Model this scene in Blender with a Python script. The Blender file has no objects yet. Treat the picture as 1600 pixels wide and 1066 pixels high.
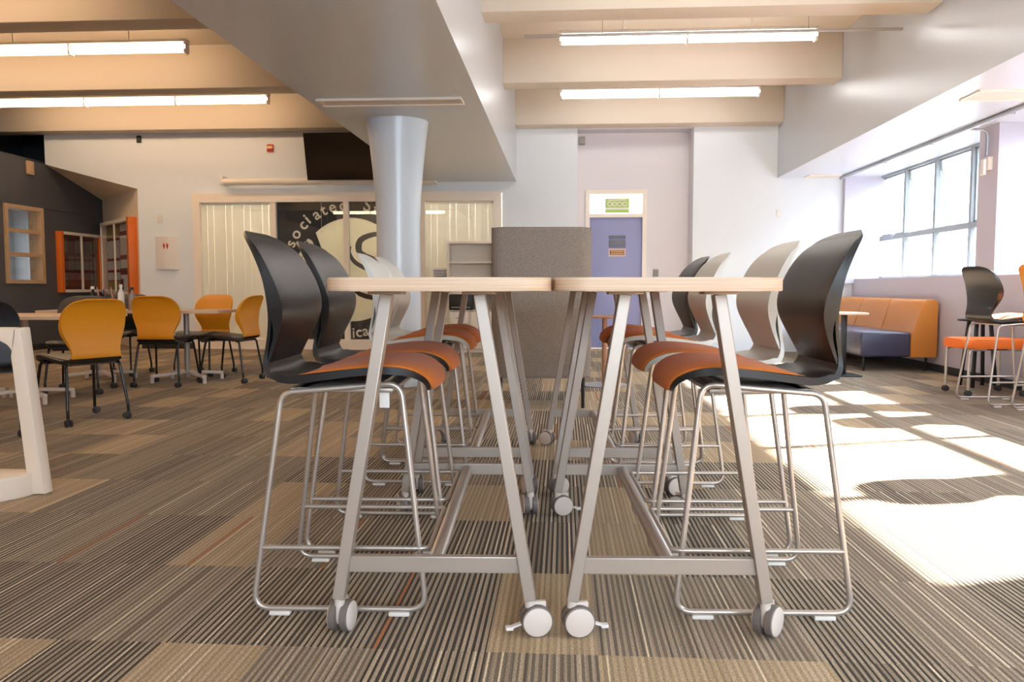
import bpy, bmesh, math, random
from mathutils import Vector, Matrix
C = bpy.context.scene.collection
R = math.radians
random.seed(7)

# ------------------------------------------------------------------ camera
cam_d = bpy.data.cameras.new('camera'); cam_d.lens = 28.0; cam_d.sensor_width = 36.0
cam = bpy.data.objects.new('camera', cam_d); C.objects.link(cam)
cam.matrix_world = Matrix(((0.99795, -0.00431, 0.06389, 0), (0.06403, 0.06723, -0.99568, 0),
                           (0, 0.99773, 0.06737, 1.04), (0, 0, 0, 1)))
cam_d.clip_start = 0.05
bpy.context.scene.camera = cam
# ------------------------------------------------------------------ exposure
vs = bpy.context.scene.view_settings
vs.view_transform = 'Standard'; vs.look = 'None'; vs.gamma = 1; vs.use_curve_mapping = False
vs.exposure = 1.03
# ------------------------------------------------------------------ sky
w = bpy.data.worlds.new('sky'); bpy.context.scene.world = w; w.use_nodes = True
wb = w.node_tree.nodes['Background']
wb.inputs[0].default_value = (0.74, 0.90, 1.05, 1); wb.inputs[1].default_value = 9.0
# ------------------------------------------------------------------ sun
EL = R(34.6)
sd = Vector((-0.954 * math.cos(EL), -0.30 * math.cos(EL), -math.sin(EL)))
sl = bpy.data.lights.new('sun', 'SUN'); sl.energy = 42; sl.angle = R(1.2); sl.color = (1, 0.95, 0.89)
so = bpy.data.objects.new('sun', sl); C.objects.link(so); so.location = (20, 12, 15)
so.rotation_euler = sd.to_track_quat('-Z', 'Y').to_euler()
# ------------------------------------------------------------------ daylight portals in the window openings and the added back-wall opening
BAYS = [(9.27, 13.1), (3.85, 8.87), (-0.88, 3.45)]
for a, b in BAYS:
    pl = bpy.data.lights.new('window_portal', 'AREA'); pl.shape = 'RECTANGLE'; pl.size = 1.55; pl.size_y = b - a
    pl.cycles.is_portal = True
    po = bpy.data.objects.new('window_portal', pl); C.objects.link(po)
    po.location = (5.14, (a + b) / 2, 1.96); po.rotation_euler = (0, R(90), 0)
pl = bpy.data.lights.new('window_portal', 'AREA'); pl.shape = 'RECTANGLE'; pl.size = 5.1; pl.size_y = 1.8  # portal for the unseen back-wall opening added as front fill
pl.cycles.is_portal = True
po = bpy.data.objects.new('window_portal', pl); C.objects.link(po)
po.location = (1.75, -5.1, 2.2); po.rotation_euler = (R(90), 0, 0)
try:
    bpy.context.scene.cycles.use_denoising = True
    bpy.context.scene.cycles.max_bounces = 10
    bpy.context.scene.cycles.diffuse_bounces = 6
    bpy.context.scene.cycles.transparent_max_bounces = 16
    bpy.context.scene.cycles.sample_clamp_indirect = 6
except Exception:
    pass
TUBE_LEFT = ((1.0, 0.70, 0.43), 9.0)
TUBE_RIGHT = ((1.0, 0.99, 0.97), 5.3)

# ------------------------------------------------------------------ materials
MATS = {}
def mat(name, col, rough=0.5, metal=0.0, spec=0.5, noise=0.0, nscale=40, bump=0.0, bscale=200, coat=0.0, sheen=0.0):
    m = bpy.data.materials.new(name); m.use_nodes = True; nt = m.node_tree; b = nt.nodes['Principled BSDF']
    b.inputs['Base Color'].default_value = (*col, 1); b.inputs['Roughness'].default_value = rough
    b.inputs['Metallic'].default_value = metal; b.inputs['Specular IOR Level'].default_value = spec
    b.inputs['Coat Weight'].default_value = coat; b.inputs['Sheen Weight'].default_value = sheen
    tc = nt.nodes.new('ShaderNodeTexCoord')
    if noise:
        n = nt.nodes.new('ShaderNodeTexNoise'); n.inputs['Scale'].default_value = nscale; n.inputs['Detail'].default_value = 4
        nt.links.new(tc.outputs['Object'], n.inputs['Vector'])
        mx = nt.nodes.new('ShaderNodeMix'); mx.data_type = 'RGBA'
        mx.inputs['A'].default_value = (*[c * (1 - noise) for c in col], 1)
        mx.inputs['B'].default_value = (*[min(1, c * (1 + noise)) for c in col], 1)
        nt.links.new(n.outputs['Fac'], mx.inputs['Factor']); nt.links.new(mx.outputs['Result'], b.inputs['Base Color'])
    if bump:
        n2 = nt.nodes.new('ShaderNodeTexNoise'); n2.inputs['Scale'].default_value = bscale
        nt.links.new(tc.outputs['Object'], n2.inputs['Vector'])
        bp = nt.nodes.new('ShaderNodeBump'); bp.inputs['Strength'].default_value = bump; bp.inputs['Distance'].default_value = 0.002
        nt.links.new(n2.outputs['Fac'], bp.inputs['Height']); nt.links.new(bp.outputs['Normal'], b.inputs['Normal'])
    MATS[name] = m
    return m
def emis(name, col, strength):
    m = bpy.data.materials.new(name); m.use_nodes = True; nt = m.node_tree; nt.nodes.clear()
    e = nt.nodes.new('ShaderNodeEmission'); e.inputs[0].default_value = (*col, 1); e.inputs[1].default_value = strength
    o = nt.nodes.new('ShaderNodeOutputMaterial'); nt.links.new(e.outputs[0], o.inputs[0]); return m
def glass(name, tint=(1, 1, 1), refl=0.08, rough=0.0):
    m = bpy.data.materials.new(name); m.use_nodes = True; nt = m.node_tree; nt.nodes.clear()
    t = nt.nodes.new('ShaderNodeBsdfTransparent'); t.inputs[0].default_value = (*tint, 1)
    g = nt.nodes.new('ShaderNodeBsdfGlossy'); g.inputs['Roughness'].default_value = rough
    f = nt.nodes.new('ShaderNodeLayerWeight'); f.inputs[0].default_value = 0.5
    pw = nt.nodes.new('ShaderNodeMath'); pw.operation = 'POWER'; pw.inputs[1].default_value = 5.0
    ma = nt.nodes.new('ShaderNodeMath'); ma.operation = 'MULTIPLY_ADD'; ma.inputs[1].default_value = 0.9; ma.inputs[2].default_value = refl
    nt.links.new(f.outputs['Facing'], pw.inputs[0])
    mx = nt.nodes.new('ShaderNodeMixShader'); o = nt.nodes.new('ShaderNodeOutputMaterial')
    nt.links.new(pw.outputs[0], ma.inputs[0]); nt.links.new(ma.outputs[0], mx.inputs[0])
    nt.links.new(t.outputs[0], mx.inputs[1]); nt.links.new(g.outputs[0], mx.inputs[2]); nt.links.new(mx.outputs[0], o.inputs[0])
    return m

M_wall = mat('lavender_white_paint', (0.735, 0.765, 0.80), 0.55, bump=0.15, bscale=60)
M_niche = mat('niche_paint', (0.74, 0.70, 0.72), 0.55)  # wall paint tinted pinkish for the warm light in the niche
M_pier = mat('lavender_pier_paint', (0.56, 0.53, 0.62), 0.5)
M_beam = mat('satin_blue_grey_paint', (0.54, 0.565, 0.62), 0.28, bump=0.1, bscale=12)
M_soffit = mat('satin_white_blue_paint', (0.66, 0.70, 0.76), 0.25)
M_ceil = mat('cream_ceiling_paint', (0.60, 0.515, 0.425), 0.7, bump=0.1, bscale=300)
M_dark = mat('charcoal_wall_paint', (0.075, 0.075, 0.085), 0.6)
M_tan = mat('warm_cream_paint', (0.80, 0.66, 0.51), 0.6)
M_trim = mat('cream_trim_paint', (0.86, 0.76, 0.65), 0.4)
M_base = mat('black_rubber_base', (0.02, 0.018, 0.018), 0.5)
M_silver = mat('silver_powder_coat', (0.42, 0.355, 0.305), 0.40, 0.4, noise=0.05, nscale=300)
M_rod = mat('silver_rod', (0.53, 0.465, 0.415), 0.33, 0.65)
M_darksh = mat('charcoal_plastic', (0.014, 0.013, 0.014), 0.38, bump=0.1, bscale=900)
M_lightsh = mat('light_grey_plastic', (0.60, 0.605, 0.58), 0.42, bump=0.1, bscale=900)
M_orsh = mat('amber_plastic', (0.72, 0.27, 0.008), 0.4, bump=0.1, bscale=900)
M_navysh = mat('navy_black_plastic', (0.012, 0.014, 0.02), 0.42)
M_pad = mat('burnt_orange_fabric', (0.60, 0.155, 0.014), 0.85, noise=0.12, nscale=120, bump=0.3, bscale=700, sheen=0.1)
M_padbright = mat('bright_orange_fabric', (0.85, 0.18, 0.02), 0.8, noise=0.1, nscale=120, bump=0.3, bscale=700)
M_blackpad = mat('black_seat_plastic', (0.025, 0.018, 0.014), 0.4)
M_blackleg = mat('black_enamel', (0.012, 0.01, 0.01), 0.22)
M_rubber = mat('dark_rubber', (0.03, 0.028, 0.027), 0.5)
M_grywheel = mat('taupe_wheel_tread', (0.16, 0.13, 0.115), 0.5)
M_cap = mat('light_grey_wheel_cap', (0.66, 0.565, 0.505), 0.45)
M_glide = mat('ivory_nylon', (0.74, 0.69, 0.64), 0.5)
M_sofaor = mat('sofa_orange_vinyl', (0.66, 0.25, 0.04), 0.5, noise=0.06, nscale=30)
M_sofablue = mat('sofa_navy_vinyl', (0.055, 0.055, 0.10), 0.32, noise=0.06, nscale=30)
M_tweed = mat('grey_tweed', (0.235, 0.20, 0.175), 0.95, noise=0.4, nscale=80, bump=0.6, bscale=160)
M_blackmetal = mat('black_metal', (0.02, 0.018, 0.016), 0.4, 0.3)
M_white = mat('white_plastic', (0.80, 0.76, 0.72), 0.4)
M_warmwhite = mat('warm_white_resin', (0.84, 0.71, 0.58), 0.45, bump=0.1, bscale=500)
M_screen = mat('black_screen', (0.006, 0.004, 0.004), 0.12)
M_doorblue = mat('periwinkle_door_paint', (0.30, 0.31, 0.53), 0.4, noise=0.05, nscale=3)
M_blind = mat('ivory_blind', (0.88, 0.86, 0.79), 0.7)
M_banner = mat('black_banner', (0.022, 0.021, 0.028), 0.6)
M_logo = mat('cream_print', (0.86, 0.83, 0.68), 0.6)
M_casor = mat('orange_case_wood', (0.66, 0.14, 0.01), 0.4, noise=0.1, nscale=6)
M_red = mat('red_plastic', (0.55, 0.03, 0.02), 0.4)
M_grey = mat('grey_plastic', (0.25, 0.23, 0.22), 0.5)
M_cream = mat('cream_laminate', (0.82, 0.74, 0.64), 0.5)
M_creamd = mat('beige_laminate', (0.70, 0.63, 0.55), 0.5)
M_purple = mat('purple_paper', (0.12, 0.045, 0.06), 0.8)
M_green = mat('green_paper', (0.11, 0.14, 0.045), 0.8)
M_paper = mat('white_paper', (0.86, 0.84, 0.82), 0.8)
M_dimpaper = mat('grey_newsprint', (0.22, 0.20, 0.17), 0.8)
M_yellow = mat('ochre_paper', (0.50, 0.38, 0.12), 0.8)
M_maroon = mat('maroon_paper', (0.30, 0.07, 0.07), 0.8)
M_limesign = mat('lime_sign', (0.42, 0.60, 0.15), 0.6)
M_slate = mat('slate_plaque', (0.13, 0.14, 0.20), 0.4)
M_bronze = mat('bronze_plaque', (0.30, 0.12, 0.03), 0.35, 0.3)
M_pink = mat('pink_backing', (0.75, 0.50, 0.48), 0.5)
M_gold = mat('gold_lettering', (0.75, 0.55, 0.25), 0.4)
M_pane = glass('clear_pane', (1, 1, 1), 0.04)
M_shop = glass('storefront_pane', (0.99, 0.99, 0.98), 0.06)
M_cupg = glass('clear_plastic', (0.85, 0.82, 0.80), 0.08)
M_galv = mat('galvanised_conduit', (0.40, 0.42, 0.44), 0.35, 0.7)
M_steel = mat('window_steel_paint', (0.27, 0.30, 0.31), 0.5)
M_leaf = mat('pale_leaves', (0.30, 0.36, 0.22), 0.8, noise=0.4, nscale=5)
M_bark = mat('bark', (0.2, 0.15, 0.1), 0.9)
M_tl = emis('warm_tube', *TUBE_LEFT)
M_tr = emis('neutral_tube', *TUBE_RIGHT)
M_lit = emis('lit_hallway', (1.0, 0.95, 0.88), 1.6)

def wood(name, c1, c2, scale=(1.2, 1.2, 90)):
    m = bpy.data.materials.new(name); m.use_nodes = True; nt = m.node_tree; b = nt.nodes['Principled BSDF']
    tc = nt.nodes.new('ShaderNodeTexCoord'); mp = nt.nodes.new('ShaderNodeMapping'); mp.inputs['Scale'].default_value = scale
    n = nt.nodes.new('ShaderNodeTexNoise'); n.inputs['Scale'].default_value = 3; n.inputs['Detail'].default_value = 6
    rp = nt.nodes.new('ShaderNodeValToRGB'); rp.color_ramp.elements[0].position = 0.35; rp.color_ramp.elements[1].position = 0.65
    rp.color_ramp.elements[0].color = (*c1, 1); rp.color_ramp.elements[1].color = (*c2, 1)
    nt.links.new(tc.outputs['Object'], mp.inputs[0]); nt.links.new(mp.outputs[0], n.inputs['Vector'])
    nt.links.new(n.outputs['Fac'], rp.inputs[0]); nt.links.new(rp.outputs[0], b.inputs['Base Color'])
    b.inputs['Roughness'].default_value = 0.45
    return m
M_maple = wood('maple_edge', (0.56, 0.39, 0.26), (0.66, 0.49, 0.35))
M_oak = wood('oak_frame', (0.45, 0.29, 0.16), (0.55, 0.37, 0.22), (30, 30, 2))
M_walnut = wood('reddish_wood', (0.34, 0.15, 0.08), (0.45, 0.22, 0.12), (2, 30, 30))

def carpet():
    m = bpy.data.materials.new('striped_carpet_tiles'); m.use_nodes = True; nt = m.node_tree; N = nt.nodes; L = nt.links
    b = N['Principled BSDF']; b.inputs['Roughness'].default_value = 0.95; b.inputs['Specular IOR Level'].default_value = 0.15
    b.inputs['Sheen Weight'].default_value = 0.07; b.inputs['Sheen Roughness'].default_value = 0.55; b.inputs['Sheen Tint'].default_value = (1, 0.93, 0.84, 1)
    def math_(op, a, bb=None, c=None):
        n = N.new('ShaderNodeMath'); n.operation = op
        for i, v in enumerate((a, bb, c)):
            if v is None: continue
            if hasattr(v, 'is_linked'): L.new(v, n.inputs[i])
            else: n.inputs[i].default_value = v
        return n.outputs[0]
    def white(x, y, z=0.0):
        cb = N.new('ShaderNodeCombineXYZ')
        for i, v in enumerate((x, y, z)):
            if hasattr(v, 'is_linked'): L.new(v, cb.inputs[i])
            else: cb.inputs[i].default_value = v
        wn = N.new('ShaderNodeTexWhiteNoise'); wn.noise_dimensions = '3D'; L.new(cb.outputs[0], wn.inputs['Vector'])
        return wn.outputs['Value']
    def mixc(f, a, bb):
        n = N.new('ShaderNodeMix'); n.data_type = 'RGBA'
        L.new(f, n.inputs['Factor'])
        for key, v in (('A', a), ('B', bb)):
            if hasattr(v, 'is_linked'): L.new(v, n.inputs[key])
            else: n.inputs[key].default_value = (*v, 1)
        return n.outputs['Result']
    tc = N.new('ShaderNodeTexCoord'); sp = N.new('ShaderNodeSeparateXYZ'); L.new(tc.outputs['Object'], sp.inputs[0])
    X, Y = sp.outputs[0], sp.outputs[1]
    T = 0.637
    cx = math_('FLOOR', math_('DIVIDE', math_('ADD', X, 60.0), 0.318)); cy = math_('FLOOR', math_('DIVIDE', math_('ADD', Y, -0.29), T))
    rnd = white(cx, cy, 3.7)
    light = math_('GREATER_THAN', rnd, 0.77)
    mid = math_('GREATER_THAN', rnd, 0.52)
    sx = math_('DIVIDE', math_('ADD', X, 60.0), 0.0196)
    si = math_('FLOOR', sx); fr = math_('FRACT', sx)
    r1 = white(si, cy, cx); r2 = white(si, math_('ADD', cy, 17.0), cx)
    par = math_('GREATER_THAN', fr, math_('MULTIPLY_ADD', r2, 0.25, 0.32))
    dark_c = mixc(r2, (0.018, 0.014, 0.011), (0.052, 0.039, 0.029))
    sub = white(math_('FLOOR', math_('MULTIPLY', sx, 3.0)), math_('ADD', cy, 5.0), cx)
    tan_c = mixc(math_('MULTIPLY_ADD', sub, 0.7, math_('MULTIPLY', r1, 0.3)), (0.22, 0.165, 0.112), (0.50, 0.39, 0.275))
    stripe = mixc(par, dark_c, tan_c)
    pale = mixc(r1, (0.42, 0.305, 0.18), (0.52, 0.385, 0.24))
    pale = mixc(math_('MULTIPLY', math_('SUBTRACT', 1.0, par), 0.4), pale, (0.15, 0.105, 0.065))
    midt = mixc(math_('MULTIPLY', math_('SUBTRACT', 1.0, par), 0.55), tan_c, dark_c)
    col = mixc(math_('MULTIPLY', mid, 0.8), stripe, midt)
    col = mixc(light, col, pale)
    thin = math_('MULTIPLY', math_('GREATER_THAN', fr, 0.62), math_('LESS_THAN', fr, 0.88))
    crm = math_('MULTIPLY', thin, math_('GREATER_THAN', white(si, cy, math_('ADD', cx, 41.0)), 0.91))
    col = mixc(crm, col, (0.72, 0.60, 0.42))
    org = math_('MULTIPLY', math_('GREATER_THAN', fr, 0.45), math_('GREATER_THAN', white(si, cy, math_('ADD', cx, 83.0)), 0.99))
    col = mixc(org, col, (0.44, 0.15, 0.045))
    nz = N.new('ShaderNodeTexNoise'); nz.inputs['Scale'].default_value = 190; nz.inputs['Detail'].default_value = 3
    L.new(tc.outputs['Object'], nz.inputs['Vector'])
    hsv = N.new('ShaderNodeHueSaturation'); L.new(col, hsv.inputs['Color'])
    L.new(math_('MULTIPLY_ADD', nz.outputs['Fac'], 1.9, 0.05), hsv.inputs['Value'])
    L.new(hsv.outputs[0], b.inputs['Base Color'])
    bp = N.new('ShaderNodeBump'); bp.inputs['Strength'].default_value = 0.6; bp.inputs['Distance'].default_value = 0.003
    L.new(math_('ADD', nz.outputs['Fac'], math_('MULTIPLY', par, 0.5)), bp.inputs['Height']); L.new(bp.outputs[0], b.inputs['Normal'])
    return m
M_carpet = carpet()

# ------------------------------------------------------------------ mesh builder
def fillet(path, r, n=5, closed=False):
    P = [Vector(p) for p in path]; out = []; N = len(P)
    for i, p in enumerate(P):
        if not closed and i in (0, N - 1): out.append(p); continue
        a, c = P[i - 1], P[(i + 1) % N]
        u, v = (a - p), (c - p); lu, lv = u.length, v.length; u.normalize(); v.normalize()
        ang = u.angle(v)
        if ang > 3.1: out.append(p); continue
        d = min(r / math.tan(ang / 2), lu * 0.48, lv * 0.48)
        s, e = p + u * d, p + v * d
        for k in range(n + 1):
            t = k / n; out.append(s * (1 - t) ** 2 + p * 2 * t * (1 - t) + e * t * t)
    return out
def spline(pts, n):
    P = [Vector(p) for p in pts]; out = []
    Q = [P[0] * 2 - P[1]] + P + [P[-1] * 2 - P[-2]]
    S = len(P) - 1
    for k in range(n):
        t = k / (n - 1) * S; i = min(int(t), S - 1); f = t - i
        a, b, c, d = Q[i], Q[i + 1], Q[i + 2], Q[i + 3]
        out.append(0.5 * ((2 * b) + (c - a) * f + (2 * a - 5 * b + 4 * c - d) * f * f + (3 * b - a - 3 * c + d) * f ** 3))
    return out
class MB:
    def __init__(s): s.v = []; s.f = []; s.m = []
    def add(s, vs_, fs, mi=0, M=None):
        o = len(s.v)
        s.v += [tuple(M @ Vector(v)) if M else tuple(v) for v in vs_]
        s.f += [[i + o for i in f] for f in fs]; s.m += [mi] * len(fs); return s
    def from_bm(s, bm, mi=0, M=None):
        bm.verts.index_update()
        s.add([v.co.copy() for v in bm.verts], [[v.index for v in f.verts] for f in bm.faces], mi, M); bm.free(); return s
    def box(s, lo, hi, bev=0, mi=0, M=None, seg=2):
        bm = bmesh.new(); bmesh.ops.create_cube(bm, size=1)
        for v in bm.verts: v.co = Vector([(lo[i] + hi[i]) / 2 + v.co[i] * (hi[i] - lo[i]) for i in range(3)])
        if bev: bmesh.ops.bevel(bm, geom=bm.edges[:], offset=bev, segments=seg, profile=0.5, affect='EDGES')
        return s.from_bm(bm, mi, M)
    def bar(s, p0, p1, w_, h, up=(0, 0, 1), bev=0, mi=0):
        p0, p1 = Vector(p0), Vector(p1); d = p1 - p0; L = d.length; d.normalize()
        x = d.cross(Vector(up)).normalized(); z = x.cross(d).normalized()
        M = Matrix(((x.x, d.x, z.x, p0.x), (x.y, d.y, z.y, p0.y), (x.z, d.z, z.z, p0.z), (0, 0, 0, 1)))
        return s.box((-w_ / 2, 0, -h / 2), (w_ / 2, L, h / 2), bev, mi, M)
    def rings(s, R_, closed=False, caps=True, mi=0, M=None):
        n = len(R_[0]); vs_ = [p for r in R_ for p in r]; fs = []
        K = len(R_)
        for k in range(K if closed else K - 1):
            a, b = k * n, ((k + 1) % K) * n
            for i in range(n):
                j = (i + 1) % n; fs.append([a + i, a + j, b + j, b + i])
        if caps and not closed:
            fs.append(list(range(n))[::-1]); fs.append([(K - 1) * n + i for i in range(n)])
        return s.add(vs_, fs, mi, M)
    def tube(s, path, r, seg=10, closed=False, mi=0, M=None):
        P = [Vector(p) for p in path]; N = len(P); R_ = []; t0 = None; nrm = None
        for i, p in enumerate(P):
            a = P[i - 1] if (i or closed) else p; c = P[(i + 1) % N] if (i < N - 1 or closed) else p
            t = (c - a).normalized()
            if nrm is None:
                nrm = t.orthogonal().normalized()
            else:
                nrm = (t0.rotation_difference(t) @ nrm); nrm = (nrm - t * nrm.dot(t)).normalized()
            bn = t.cross(nrm); t0 = t
            rr = r[i] if isinstance(r, (list, tuple)) else r
            R_.append([p + (nrm * math.cos(k * 2 * math.pi / seg) + bn * math.sin(k * 2 * math.pi / seg)) * rr for k in range(seg)])
        return s.rings(R_, closed, True, mi, M)
    def cyl(s, p0, p1, r0, r1=None, seg=20, mi=0):
        return s.tube([p0, p1], [r0, r0 if r1 is None else r1], seg, mi=mi)
    def lathe(s, prof, c=(0, 0, 0), seg=32, mi=0, axis=None):
        M = Matrix.Translation(c)
        if axis is not None: M = M @ Vector((0, 0, 1)).rotation_difference(Vector(axis)).to_matrix().to_4x4()
        R_ = [[(r * math.cos(k * 2 * math.pi / seg), r * math.sin(k * 2 * math.pi / seg), z) for k in range(seg)] for r, z in prof]
        return s.rings(R_, mi=mi, M=M)
    def prism(s, poly, z0, z1, bev=0, mi=0, M=None, seg=2):
        bm = bmesh.new(); n = len(poly)
        a = [bm.verts.new((x, y, z0)) for x, y in poly]; b = [bm.verts.new((x, y, z1)) for x, y in poly]
        f0 = bm.faces.new(a[::-1]); f1 = bm.faces.new(b)
        for i in range(n): bm.faces.new((a[i], a[(i + 1) % n], b[(i + 1) % n], b[i]))
        if bev: bmesh.ops.bevel(bm, geom=list(f0.edges) + list(f1.edges), offset=bev, segments=seg, profile=0.5, affect='EDGES')
        return s.from_bm(bm, mi, M)
    def text(s, ch, size, M, mi=0, ext=0.003):
        cu = bpy.data.curves.new('glyph', 'FONT'); cu.body = ch; cu.size = size; cu.extrude = ext
        cu.align_x = 'CENTER'; cu.resolution_u = 4; cu.offset = .004
        ob = bpy.data.objects.new('glyph', cu); C.objects.link(ob)
        me = bpy.data.meshes.new_from_object(ob.evaluated_get(bpy.context.evaluated_depsgraph_get()))
        s.add([v.co.copy() for v in me.vertices], [list(p.vertices) for p in me.polygons], mi, M)
        bpy.data.objects.remove(ob); bpy.data.curves.remove(cu); bpy.data.meshes.remove(me); return s
    def build(s, name, mats, parent=None, loc=None, rz=0, smooth=35, label=None):
        me = bpy.data.meshes.new(name); me.from_pydata(s.v, [], s.f)
        for m_ in (mats if isinstance(mats, (list, tuple)) else [mats]): me.materials.append(m_)
        me.polygons.foreach_set('material_index', s.m)
        bm = bmesh.new(); bm.from_mesh(me); bmesh.ops.recalc_face_normals(bm, faces=bm.faces[:]); bm.to_mesh(me); bm.free()
        if smooth:
            me.polygons.foreach_set('use_smooth', [True] * len(me.polygons)); me.set_sharp_from_angle(angle=R(smooth))
        me.update()
        o = bpy.data.objects.new(name, me); C.objects.link(o)
        if parent: o.parent = parent
        if loc: o.location = loc
        o.rotation_euler.z = rz
        if label: o['label'] = label
        return o
def rrect(x0, y0, x1, y1, r, n=6):
    out = []
    for cx, cy, a0 in ((x1 - r, y0 + r, -90), (x1 - r, y1 - r, 0), (x0 + r, y1 - r, 90), (x0 + r, y0 + r, 180)):
        for k in range(n + 1):
            a = R(a0 + 90 * k / n); out.append((cx + r * math.cos(a), cy + r * math.sin(a)))
    return out
def tag(o, label, cat, group=None):
    o['label'] = label; o['category'] = cat
    if group: o['group'] = group
    return o
def thing(name, label, cat, loc=(0, 0, 0), rz=0, group=None):
    o = bpy.data.objects.new(name, None); o.empty_display_size = 0.1; C.objects.link(o)
    o.location = loc; o.rotation_euler = (0, 0, rz); return tag(o, label, cat, group)
def struct(o): o['kind'] = 'structure'; return o
def dup(root, loc, rz, label, group=None):
    r = root.copy(); C.objects.link(r); r.location = loc; r.rotation_euler = (0, 0, rz); r['label'] = label
    if group: r['group'] = group
    for ch in list(root.children):
        c = ch.copy(); C.objects.link(c); c.parent = r
        for g in list(ch.children):
            d = g.copy(); C.objects.link(d); d.parent = c
    return r
YW = 13.1      # face of the far wall
XL = -8.75     # face of the left wall
Y0 = -5.0      # back of the room
XYZ_WALL = lambda x, y, z: Matrix(((1, 0, 0, x), (0, 0, -1, y), (0, 1, 0, z), (0, 0, 0, 1)))   # XY drawing stood up facing -Y

# ================================================================== setting
struct(MB().box((XL - .2, Y0, -.1), (5.2, 16.0, 0)).build('floor', M_carpet, smooth=0))
struct(MB().box((-11.2, Y0 - .2, 4.15), (5.2, 16.0, 4.3)).build('ceiling', M_ceil, smooth=0))
bw = MB()  # opening behind the camera is added to light the front faces
for x0, x1, z0, z1 in ((XL - .2, -.8, 0, 4.15), (-.8, 4.3, 0, 1.3), (-.8, 4.3, 3.1, 4.15), (4.3, 5.2, 0, 4.15)): bw.box((x0, Y0 - .2, z0), (x1, Y0, z1))
struct(bw.build('wall_back', M_wall, smooth=0))
lw = MB()
for y0, y1, z0, z1 in ((Y0, 12.03, 0, 3.11), (12.03, 12.97, 0, 1.10), (12.03, 12.97, 2.36, 3.11), (12.97, 15.0, 0, 3.11)):
    lw.box((XL - .2, y0, z0), (XL, y1, z1))
struct(lw.build('wall_left', M_dark, smooth=0))
struct(MB().box((-11.2, Y0 - .2, 3.11), (-8.95, 16.0, 3.2)).box((-11.2, Y0 - .2, 3.2), (-11.0, 16.0, 4.15)).box((-11.0, Y0 - .2, 3.2), (-8.95, Y0, 4.15)).build('wall_left_upper', M_dark, smooth=0))
struct(MB().box((-11.2, 15.8, 0), (-6.9, 16.0, 4.15)).box((-6.95, 13.3, 0), (-6.85, 15.8, 4.15)).build('wall_outer', M_dark, smooth=0))
fw = MB()
for x0, x1, z0, z1 in ((-7.15, -6.19, 0, 4.15), (-6.19, -1.0, 2.6, 4.15), (-1.0, .22, 0, 4.15), (.22, 2.08, 3.61, 4.15), (2.08, 5.1, 0, 4.15)):
    fw.box((x0, YW, z0), (x1, YW + .2, z1))
fw.prism([(XL, 3.113), (-7.15, 2.69), (-7.15, 4.15), (XL, 4.15)], -.2, 0, M=XYZ_WALL(0, YW, 0))
struct(fw.build('wall_far', M_wall, smooth=0))
nw = MB()
for x0, x1, z0, z1 in ((.1, .368, 0, 3.7), (.368, 1.39, 2.67, 3.7), (1.39, 2.2, 0, 3.7)):
    nw.box((x0, 13.6, z0), (x1, 13.75, z1))
nw.box((.02, YW + .2, 0), (.22, 13.75, 3.7)); nw.box((2.08, YW + .2, 0), (2.28, 13.75, 3.7))
struct(nw.build('wall_niche', M_niche, smooth=0))
struct(MB().box((.22, YW + .19, 3.61), (2.08, 13.75, 3.75)).build('ceiling_niche', M_pier, smooth=0))
# slanted return wall and its sloping soffit in the left corner
struct(MB().prism([(-7.15, YW), (-8.75, 14.75), (-8.65, 14.9), (-6.95, YW + .15)], 0, 2.69).build('wall_slanted', M_tan, smooth=0))
struct(MB().add([(XL, YW, 3.113), (-7.15, YW, 2.69), (XL, 14.75, 2.69), (XL, YW + .02, 3.3), (-7.15, YW + .02, 2.9), (XL, 14.85, 2.9)],
                [[0, 1, 2], [5, 4, 3], [0, 3, 4, 1], [1, 4, 5, 2], [2, 5, 3, 0]]).build('ceiling_slanted', M_tan, smooth=0))
# right side: deep beam, low wall, piers
struct(MB().box((3.40, Y0, 2.78), (5.2, YW, 4.15)).build('beam_right', M_beam, smooth=0))
rw = MB().box((4.61, Y0, 0), (5.2, YW, 1.17))
struct(rw.build('wall_right', M_pier, smooth=0))
for y0, y1 in ((13.0, 13.1), (8.87, 9.27), (3.45, 3.85), (-1.28, -.88), (Y0, -4.8)):
    struct(MB().box((4.60 if y1 < 12.9 else 4.43, y0, 1.1), (5.2, y1, 2.8)).build('pier', M_pier, smooth=0))
struct(MB().box((4.98, -4.8, 1.1), (5.2, -1.28, 2.8)).build('wall_right_end', M_wall, smooth=0))
struct(MB().box((-2.36, Y0, 2.76), (-.77, YW, 4.15)).build('beam_left', M_beam, smooth=0))
for k in range(6):
    y1 = 13.1 - 2.6 * k
    struct(MB().box((-11.0, y1 - .32, 3.6), (3.40, y1, 4.15), .012).build('ceiling_joist', M_ceil))
struct(MB().box((-9.6, 14.5, 3.36), (-8.5, 14.9, 3.8)).build('duct_box', M_tan, smooth=0))
struct(MB().lathe([(.232, 0), (.229, 1.5), (.228, 1.7), (.238, 1.98), (.262, 2.25), (.292, 2.52), (.325, 2.76)], (-1.735, 8.36, 0), 56).build('column', M_soffit))
struct(MB().box((4.59, Y0, 0), (4.61, YW, .09)).build('baseboard_right', M_base, smooth=0))
struct(MB().box((XL, Y0, 0), (XL + .015, 14.6, .1)).build('baseboard_left', M_base, smooth=0))
struct(MB().box((-7.15, YW - .012, 0), (-6.25, YW, .1)).build('baseboard_far', M_base, smooth=0))
struct(MB().box((XL, Y0, 2.365), (XL + .02, 14.7, 2.40)).build('trim_left', M_dark, smooth=0))

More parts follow.
